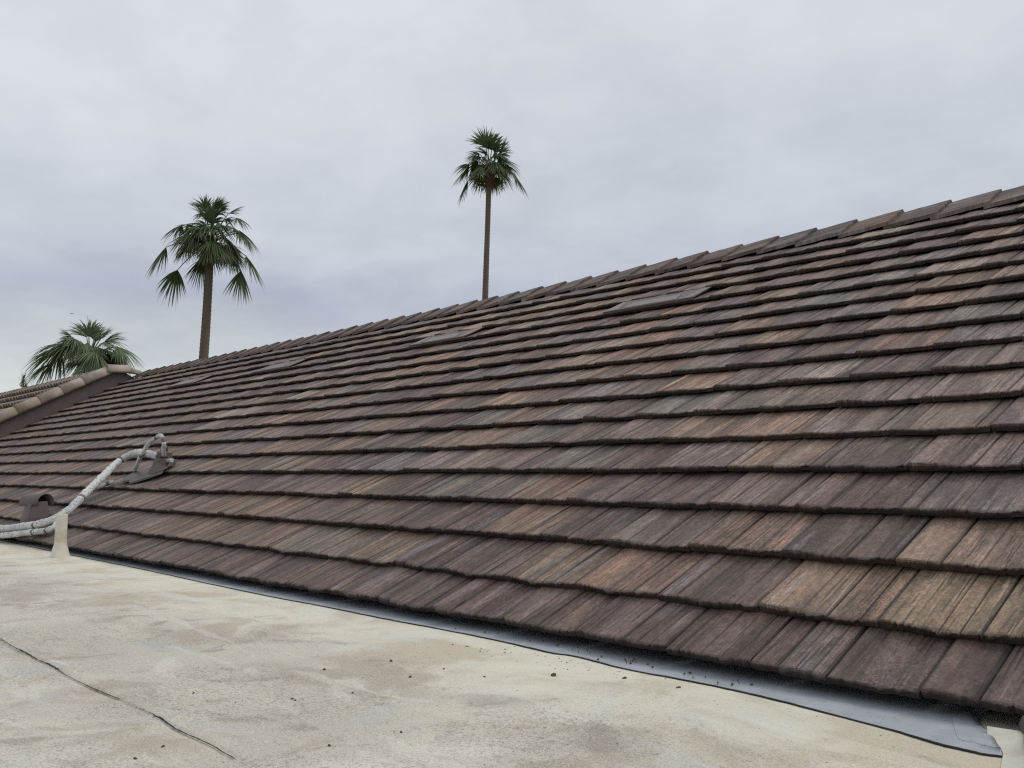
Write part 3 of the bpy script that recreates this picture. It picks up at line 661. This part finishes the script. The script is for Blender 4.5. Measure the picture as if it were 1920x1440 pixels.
b = MB(); b.prism([W(-110, -5, -9), W(XW-.35, -5, -9), W(XW-.35, 2*YP+5, -9), W(-110, 2*YP+5, -9)], [W(-110, -5, -2.6), W(XW-.35, -5, -2.6), W(XW-.35, 2*YP+5, -2.6), W(-110, 2*YP+5, -2.6)])
cp(b.build('wall', STUCCO))
# decks
b = MB()
b.prism([offp(-110, -7, .5), offp(XW-.31, -7, .5), offp(XW-.31, YP, .5), offp(-110, YP, .5)], [offp(-110, -7, .72), offp(XW-.31, -7, .72), offp(XW-.31, YP, .72), offp(-110, YP, .72)])
b.prism([W(-110, YP, rz(YP, .5)), W(XW-.31, YP, rz(YP, .5)), W(XW-.31, 2*YP+7, rz(2*YP+7, .5)), W(-110, 2*YP+7, rz(2*YP+7, .5))], [W(-110, YP, rz(YP, .72)), W(XW-.31, YP, rz(YP, .72)), W(XW-.31, 2*YP+7, rz(2*YP+7, .72)), W(-110, 2*YP+7, rz(2*YP+7, .72))])
cp(b.build('roof_deck', DARK))
# barrel tiles: half-round shells, open at the low end
def shell(mb, P0, P1, side, up, r0, r1, th=.05, n=7, a0=0.0, a1=math.pi):
    P0, P1, side, up = Vector(P0), Vector(P1), Vector(side), Vector(up); vs = []
    for P, r_ in ((P0, r0), (P1, r1)):
        for rr2 in (r_, r_-th):
            for k in range(n+1):
                a = a0+(a1-a0)*k/n; vs.append(P+side*(math.cos(a)*rr2)+up*(math.sin(a)*rr2))
    m_ = n+1; F = []
    for k in range(n): F += [(k, k+1, 2*m_+k+1, 2*m_+k), (m_+k, 3*m_+k, 3*m_+k+1, m_+k+1), (k, m_+k, m_+k+1, k+1), (2*m_+k, 2*m_+k+1, 3*m_+k+1, 3*m_+k)]
    F += [(0, 2*m_, 3*m_, m_), (n, m_+n, 3*m_+n, 2*m_+n)]
    mb.add([W(*v) for v in vs], F)
ups = Vector((0, -SR, CR)); slp = Vector((0, CR, SR)); sdv = Vector((1, 0, 0))
fl = MB(); rc = random.Random(3)
vs_ = [(-4.8+1.62*k) for k in range(14)]
for k, v0 in enumerate(vs_):
    v0 = 16.35-1.62*(13-k)-.25
    v1 = min(v0+1.75, 16.25)
    if v0 > 15.9: continue
    nxs = 62
    for i in range(nxs):
        x = XW-.75-i*.66+rc.uniform(-.03, .03)
        if x < -104: break
        P0 = Vector((x, v0*CR, v0*SR))+ups*(.70+.26); P1 = Vector((x, v1*CR, v1*SR))+ups*(.70+.02)
        P0 += slp*rc.uniform(-.04, .04)
        shell(fl, P0, P1, sdv, ups, .29, .22, .035, 6)
        xp = x-.33; P0 = Vector((xp, v0*CR, v0*SR))+ups*.95; P1 = Vector((xp, v1*CR, v1*SR))+ups*.80
        shell(fl, P0, P1, sdv, -ups, .20, .16, .04, 3)
o = cp(fl.build('barrel_tile_field', CLAYD, None, True)); tag(o, kind='stuff')
# ridge barrels running away, then rake barrels down the gable
for i in range(26):
    x = XW-.6-i*1.25; mb = MB()
    shell(mb, (x+.15, YP, rz(YP, .80)), (x-1.35, YP, rz(YP, .74)), (0, 1, 0), (0, 0, 1), .40, .35, .05, 8)
    cp(mb.build('ridge_tile', CLAY, None, True))
ck = [-.1, .0]
for k in range(15):
    y0 = 13.30-1.24*k; mb = MB(); s1 = Vector((0, CR, SR))
    top = Vector((XW-.02, y0+.10, 0)); top.z = top.y*SR/CR+1.08; bot = Vector((XW-.02, y0-1.36, 0)); bot.z = bot.y*SR/CR+1.04
    shell(mb, bot+ups*.07, top-ups*.0, sdv, ups, .41, .36, .06, 10, -.55, math.pi+.3)
    o = cp(mb.build('rake_tile', CLAY, None, True))
for (ya, za, yb, zb_, r0, r1) in ((13.25, 8.42, 14.70, 8.50, .43, .40), (14.62, 8.46, 15.45, 8.36, .34, .25)):
    mb = MB(); shell(mb, (XW-.02, ya, za), (XW-.02, yb, zb_), sdv, (0, 0, 1), r0, r1, .06, 10, -.3, math.pi+.1); cp(mb.build('rake_tile', CLAY, None, True))

# ---------------------------------------------------------------- palms
RV = Vector((math.cos(R(46.5)), math.sin(R(46.5)), 0)); DV = Vector((-math.sin(R(46.5)), math.cos(R(46.5)), 0)); ZV = Vector((0, 0, 1))
def frond_mesh(C, Bp, T, rnd, matl, spread=1.75, nl=30, lw=.045, droop=.30):
    """C crown, Bp blade base, T blade tip: a petiole and a fan of drooping leaflets"""
    mb = MB(); tipf = []
    ax = (T-Bp); L = ax.length; ax.normalize()
    out = (Bp-C); mid = C.lerp(Bp, .5)+ZV*(.10*out.length+ .12*Vector((out.x, out.y, 0)).length)
    pp = [C*(1-t)**2+mid*2*t*(1-t)+Bp*t*t for t in [i/6 for i in range(7)]]
    mb.tube(pp, [.032-.016*i/6 for i in range(7)], 5, False); tipf += [0]*len(mb.V)
    h = Vector((out.x, out.y, 0)); 
    if h.length < .05: h = Vector((rnd.uniform(-1, 1), rnd.uniform(-1, 1), 0))
    h.normalize(); side = ax.cross(ZV if abs(ax.z) < .9 else h).normalized()
    roll = rnd.uniform(-.5, .5); nrm = side.cross(ax); side = (side*math.cos(roll)+nrm*math.sin(roll)).normalized(); nrm = side.cross(ax).normalized()
    if nrm.z < 0: nrm = -nrm
    hang = max(0, -ax.z)
    for i in range(nl):
        th = (i/(nl-1)-.5)*2*spread*(1-.35*hang)+rnd.uniform(-.035, .035)
        ll = L*(1-.28*(abs(th)/1.8)**1.3)*rnd.uniform(.78, 1.08)
        d = (ax*math.cos(th)+side*math.sin(th)+nrm*(.16*math.cos(2*th)-.18+rnd.uniform(-.05, .05))).normalized()
        pl = d.cross(nrm).normalized(); w0 = lw*(1.0 if i % 2 else .85); ns = 6; base = len(mb.V); vs = []
        dr = droop*rnd.uniform(.7, 1.4); bend = rnd.uniform(-.05, .05)
        for k in range(ns+1):
            t = k/ns; fall = dr*ll*(t**1.9)*(1-.6*hang)
            p = Bp+d*(ll*t*(1-.12*t*t*dr*2))-ZV*fall+pl*(bend*ll*t*t)
            wd = w0*(.35+1.25*t*2 if t < .3 else 1.1*(1-((t-.3)/.7)**1.5)+.05)*(L/1.1)
            tw = nrm*(wd*.35*(1 if (i % 2) else -1))
            vs += [p-pl*wd*.5+tw*.5, p+pl*wd*.5-tw*.5]; tipf += [t, t]
        mb.add(vs, [(2*k, 2*k+1, 2*k+3, 2*k+2) for k in range(ns)])
    me = mesh('frond', mb.V, mb.F, matl, False); a = me.attributes.new('tipf', 'FLOAT', 'POINT'); a.data.foreach_set('value', tipf)
    return me
def palm(label, crown, base_xy, r_top, r_bot, fr, scale, extra, matl, seed, fl, boot=1.0, trunk_from=None, droop=.3, nl=30, lw=.045):
    rnd = random.Random(seed); C = Vector(crown)+Vector((0, 0, ZD)); B0 = Vector((base_xy[0], base_xy[1], 0))
    root = tag(empty('palm_tree', B0), label, 'palm tree'); Mi = Matrix.Translation(B0).inverted()
    # trunk with ring scars
    H = C.z; N = int(H/.09); mb = MB(); pts = []; rad = []
    for i in range(N+1):
        t = i/N; p = B0.lerp(C, t); p += RV*(.10*math.sin(t*5+seed))*(1-t)*t*2; pts.append(p)
        rad.append((r_bot+(r_top-r_bot)*min(1, t*1.2))*(1+(.045 if i % 2 else -.03)+.03*noise.noise(Vector((i*.7, seed, 0)))))
    mb.tube(pts, rad, 14); o = mb.build('trunk', TRUNK, root, True); o.matrix_parent_inverse = Mi
    # cut leaf bases below the crown
    mb = MB(); bh = .95*boot; mb.tube([C-ZV*bh*.75, C-ZV*bh*.5, C-ZV*bh*.1, C+ZV*.25, C+ZV*.5], [r_top*1.15, r_top*1.75, r_top*1.8, r_top*1.2, r_top*.4], 10)
    for k in range(46):
        a = rnd.uniform(0, 6.28); z = rnd.uniform(-.8, .15)*bh; dv = Vector((math.cos(a), math.sin(a), 0)); p = C+ZV*z+dv*r_top*1.1
        mb.tube([p, p+dv*r_top*.75+ZV*rnd.uniform(.04, .22), p+dv*r_top*rnd.uniform(.95, 1.5)+ZV*rnd.uniform(.05, .35)], [.07, .06, .03], 4)
    o = mb.build('leaf_bases', BOOT, root); o.matrix_parent_inverse = Mi
    for (bx, by, tx, ty, *dd) in fr:
        d0 = dd[0] if dd else rnd.uniform(-.45, .45)
        hx = abs(bx)*scale
        Bp = C+RV*bx*scale-ZV*by*scale+DV*d0*1.0; T = C+RV*(bx+(tx-bx)*1.12)*scale-ZV*(by+(ty-by)*1.12)*scale+DV*d0*rnd.uniform(1.2, 1.8)
        upw = ty < by-60/scale*0-3 and abs(tx-bx) < 1.3*abs(ty-by)
        if upw: T = Bp+(T-Bp)*(1.05 if matl is LEAF2 else rnd.uniform(1.02, 1.18))
        o = link('frond', frond_mesh(C+ZV*.1, Bp, T, rnd, matl, rnd.uniform(.7, 1.0) if upw else rnd.uniform(1.15, 1.6), nl, lw, droop*(rnd.uniform(.3, .8) if upw else 1)), root); o.matrix_parent_inverse = Mi
    for k in range(extra):               # fronds pointing towards and away from the camera
        a = rnd.choice([1, -1])*rnd.uniform(.3, 1.25)+math.pi/2*0; el = rnd.uniform(-.1, 1.0)
        s_ = rnd.choice([-1, 1]); hd = (DV*s_*math.cos(a*.6)+RV*math.sin(a*.6)).normalized()
        dirv = (hd*math.cos(el)+ZV*math.sin(el)); Bp = C+dirv*fl*.48; T = Bp+(hd*math.cos(el-.65)+ZV*math.sin(el-.65))*fl*.62
        o = link('frond', frond_mesh(C+ZV*.1, Bp, T, rnd, matl, rnd.uniform(1.2, 1.6), nl, lw, droop), root); o.matrix_parent_inverse = Mi
    return root
def rel(L, cx, cy, k): return [((a-cx)/k, (b_-cy)/k, (c_-cx)/k, (d-cy)/k, *z) for a, b_, c_, d, *z in L]
FL = rel([(600, 330, 525, 130), (560, 330, 500, 190), (620, 340, 690, 140), (650, 340, 755, 170), (690, 340, 790, 265), (560, 400, 395, 285), (540, 360, 460, 300),
          (400, 400, 235, 450), (470, 470, 345, 520), (430, 520, 340, 650), (285, 560, 140, 735, .1), (375, 728, 265, 930, .1), (545, 640, 460, 830, .2), (480, 420, 450, 530, -.6),
          (800, 350, 925, 375), (820, 440, 975, 540), (840, 460, 930, 580), (870, 625, 1015, 800, .1), (835, 735, 865, 965, .1), (720, 560, 700, 710, -.5), (750, 600, 770, 700, -.4),
          (620, 400, 640, 230), (680, 400, 760, 440, -.4), (640, 420, 560, 300), (760, 400, 860, 480, .4), (560, 480, 470, 560, -.4), (780, 640, 830, 760, .2), (520, 420, 320, 340, .3), (500, 480, 290, 520, -.3), (470, 560, 370, 650, -.3), (700, 420, 860, 410, -.3), (730, 500, 900, 620, -.3), (700, 450, 800, 560, -.5), (560, 300, 450, 240, .3), (720, 300, 810, 220, .3), (590, 300, 560, 180, -.4), (660, 300, 720, 190, -.4)], 610, 570, 4)
palm('tall palm rising behind the roof at left, trunk bare, some fronds hanging on long stalks', (-36.36, 14.23, 10.26), (-36.57, 14.01), .175, .26, FL, .0237, 17, LEAF, 3, 1.9, 1.0, droop=.52, nl=30, lw=.046)
FR = rel([(440, 290, 400, 130), (455, 280, 450, 100), (480, 280, 500, 95), (500, 290, 560, 155), (530, 320, 650, 240), (540, 320, 600, 200), (390, 320, 280, 250), (370, 360, 265, 340),
          (310, 395, 178, 400), (300, 430, 180, 530), (300, 510, 215, 665), (380, 430, 350, 540, -.5), (340, 420, 310, 530, -.3), (560, 390, 710, 410), (550, 440, 640, 550), (655, 470, 765, 600),
          (560, 430, 580, 510, -.5), (440, 360, 440, 260), (500, 360, 520, 250), (420, 360, 400, 440, -.4), (600, 440, 690, 530), (450, 330, 360, 200), (520, 380, 610, 330, -.4), (400, 330, 290, 290, .3), (380, 400, 230, 440, -.3), (520, 330, 625, 290, .3), (580, 420, 700, 470, -.3), (430, 440, 330, 500, -.4), (480, 300, 420, 200, -.3)], 460, 455, 3.89)
palm('taller slender palm rising behind the roof ridge near the centre, compact dark crown', (-35.67, 29.68, 17.15), (-35.97, 29.37), .145, .24, FR, .0284, 14, LEAF, 8, 1.8, 1.2, droop=.45, nl=28, lw=.05)
FT = rel([(890, 500, 700, 160), (960, 520, 960, 190), (1000, 520, 1090, 140), (1030, 500, 1130, 260), (1150, 570, 1430, 320), (800, 560, 520, 370), (770, 520, 620, 350), (690, 620, 250, 640),
          (620, 680, 180, 920), (700, 660, 420, 800), (540, 880, 190, 1040), (1180, 600, 1470, 560), (1280, 620, 1680, 760), (1200, 650, 1420, 800), (950, 600, 870, 780, -.7), (1050, 620, 1080, 800, -.7),
          (1100, 500, 1200, 430), (850, 600, 700, 780, -.4), (720, 850, 520, 990), (1000, 560, 1000, 330), (1350, 640, 1600, 860), (880, 640, 780, 880, -.5), (1120, 660, 1200, 860, -.5), (1000, 640, 960, 860, -.8)], 960, 850, 8)
palm('low palm with pale green fan leaves just behind the clay tile ridge at far left', (-34.14, 8.80, 4.66), (-34.5, 8.5), .2, .26, FT, .0213, 18, LEAF2, 21, 1.9, .3, droop=.5, nl=42, lw=.034)
# tip of one more plant behind the clay roof
def tuft(crown, label):
    rnd = random.Random(4); C = Vector(crown)+Vector((0, 0, ZD)); root = tag(empty('distant_tree', (C.x, C.y, 0)), label, 'tree'); Mi = Matrix.Translation(Vector((C.x, C.y, 0))).inverted()
    mb = MB(); mb.tube([Vector((C.x, C.y, 0)), C-ZV*.5, C], [.12, .05, .012], 8); o = mb.build('trunk', TRUNK, root); o.matrix_parent_inverse = Mi
    mb = MB()
    for k in range(170):
        a = rnd.uniform(0, 6.28); q = rnd.random(); z = rnd.uniform(-1.3, .1); p = C+Vector((math.cos(a), math.sin(a), 0))*q*.55*(-z+.12)+ZV*(z+.12); d = Vector((rnd.uniform(-1, 1), rnd.uniform(-1, 1), rnd.uniform(.2, 2))).normalized()
        s_ = d.cross(Vector((rnd.random(), rnd.random(), rnd.random()))).normalized()*.02; l_ = rnd.uniform(.12, .28)
        mb.add([p-s_, p+s_, p+d*l_], [(0, 1, 2)])
    o = mb.build('crown', LEAF, root); o.matrix_parent_inverse = Mi
tuft((-31.6, 5.98, 3.48), 'dark spiky treetop just showing above the clay roof at the left edge')

# ---------------------------------------------------------------- distant aeroplane
ap = Vector((-2865.8, 884.8, 488.8)); pl = tag(empty('aeroplane', ap), 'tiny distant aeroplane in the cloudy sky above the low palm at left', 'aeroplane')
GREY = simple('grey_aircraft_paint', (.12, .12, .13), .5, .05, 1)
fw_ = RV; b = MB(); b.tube([fw_*-5.2, fw_*-4.4, fw_*-1, fw_*3.6, fw_*4.8, fw_*5.3], [.12, .45, .75, .8, .5, .1], 10); b.build('fuselage', GREY, pl, True)
b = MB()
for s_ in (-1, 1): b.prism([fw_*1.6-ZV*.2, fw_*-.4-ZV*.2, fw_*-1.6+DV*s_*6, fw_*-.8+DV*s_*6], [fw_*1.6, fw_*-.4, fw_*-1.6+DV*s_*6+ZV*.15, fw_*-.8+DV*s_*6+ZV*.15])
b.build('wing', GREY, pl)
b = MB(); b.prism([fw_*-3.6+DV*.08, fw_*-4.9+DV*.08, fw_*-5.3+DV*.08+ZV*1.9, fw_*-4.6+DV*.08+ZV*1.9], [fw_*-3.6-DV*.08, fw_*-4.9-DV*.08, fw_*-5.3-DV*.08+ZV*1.9, fw_*-4.6-DV*.08+ZV*1.9]); b.build('tail_fin', GREY, pl)
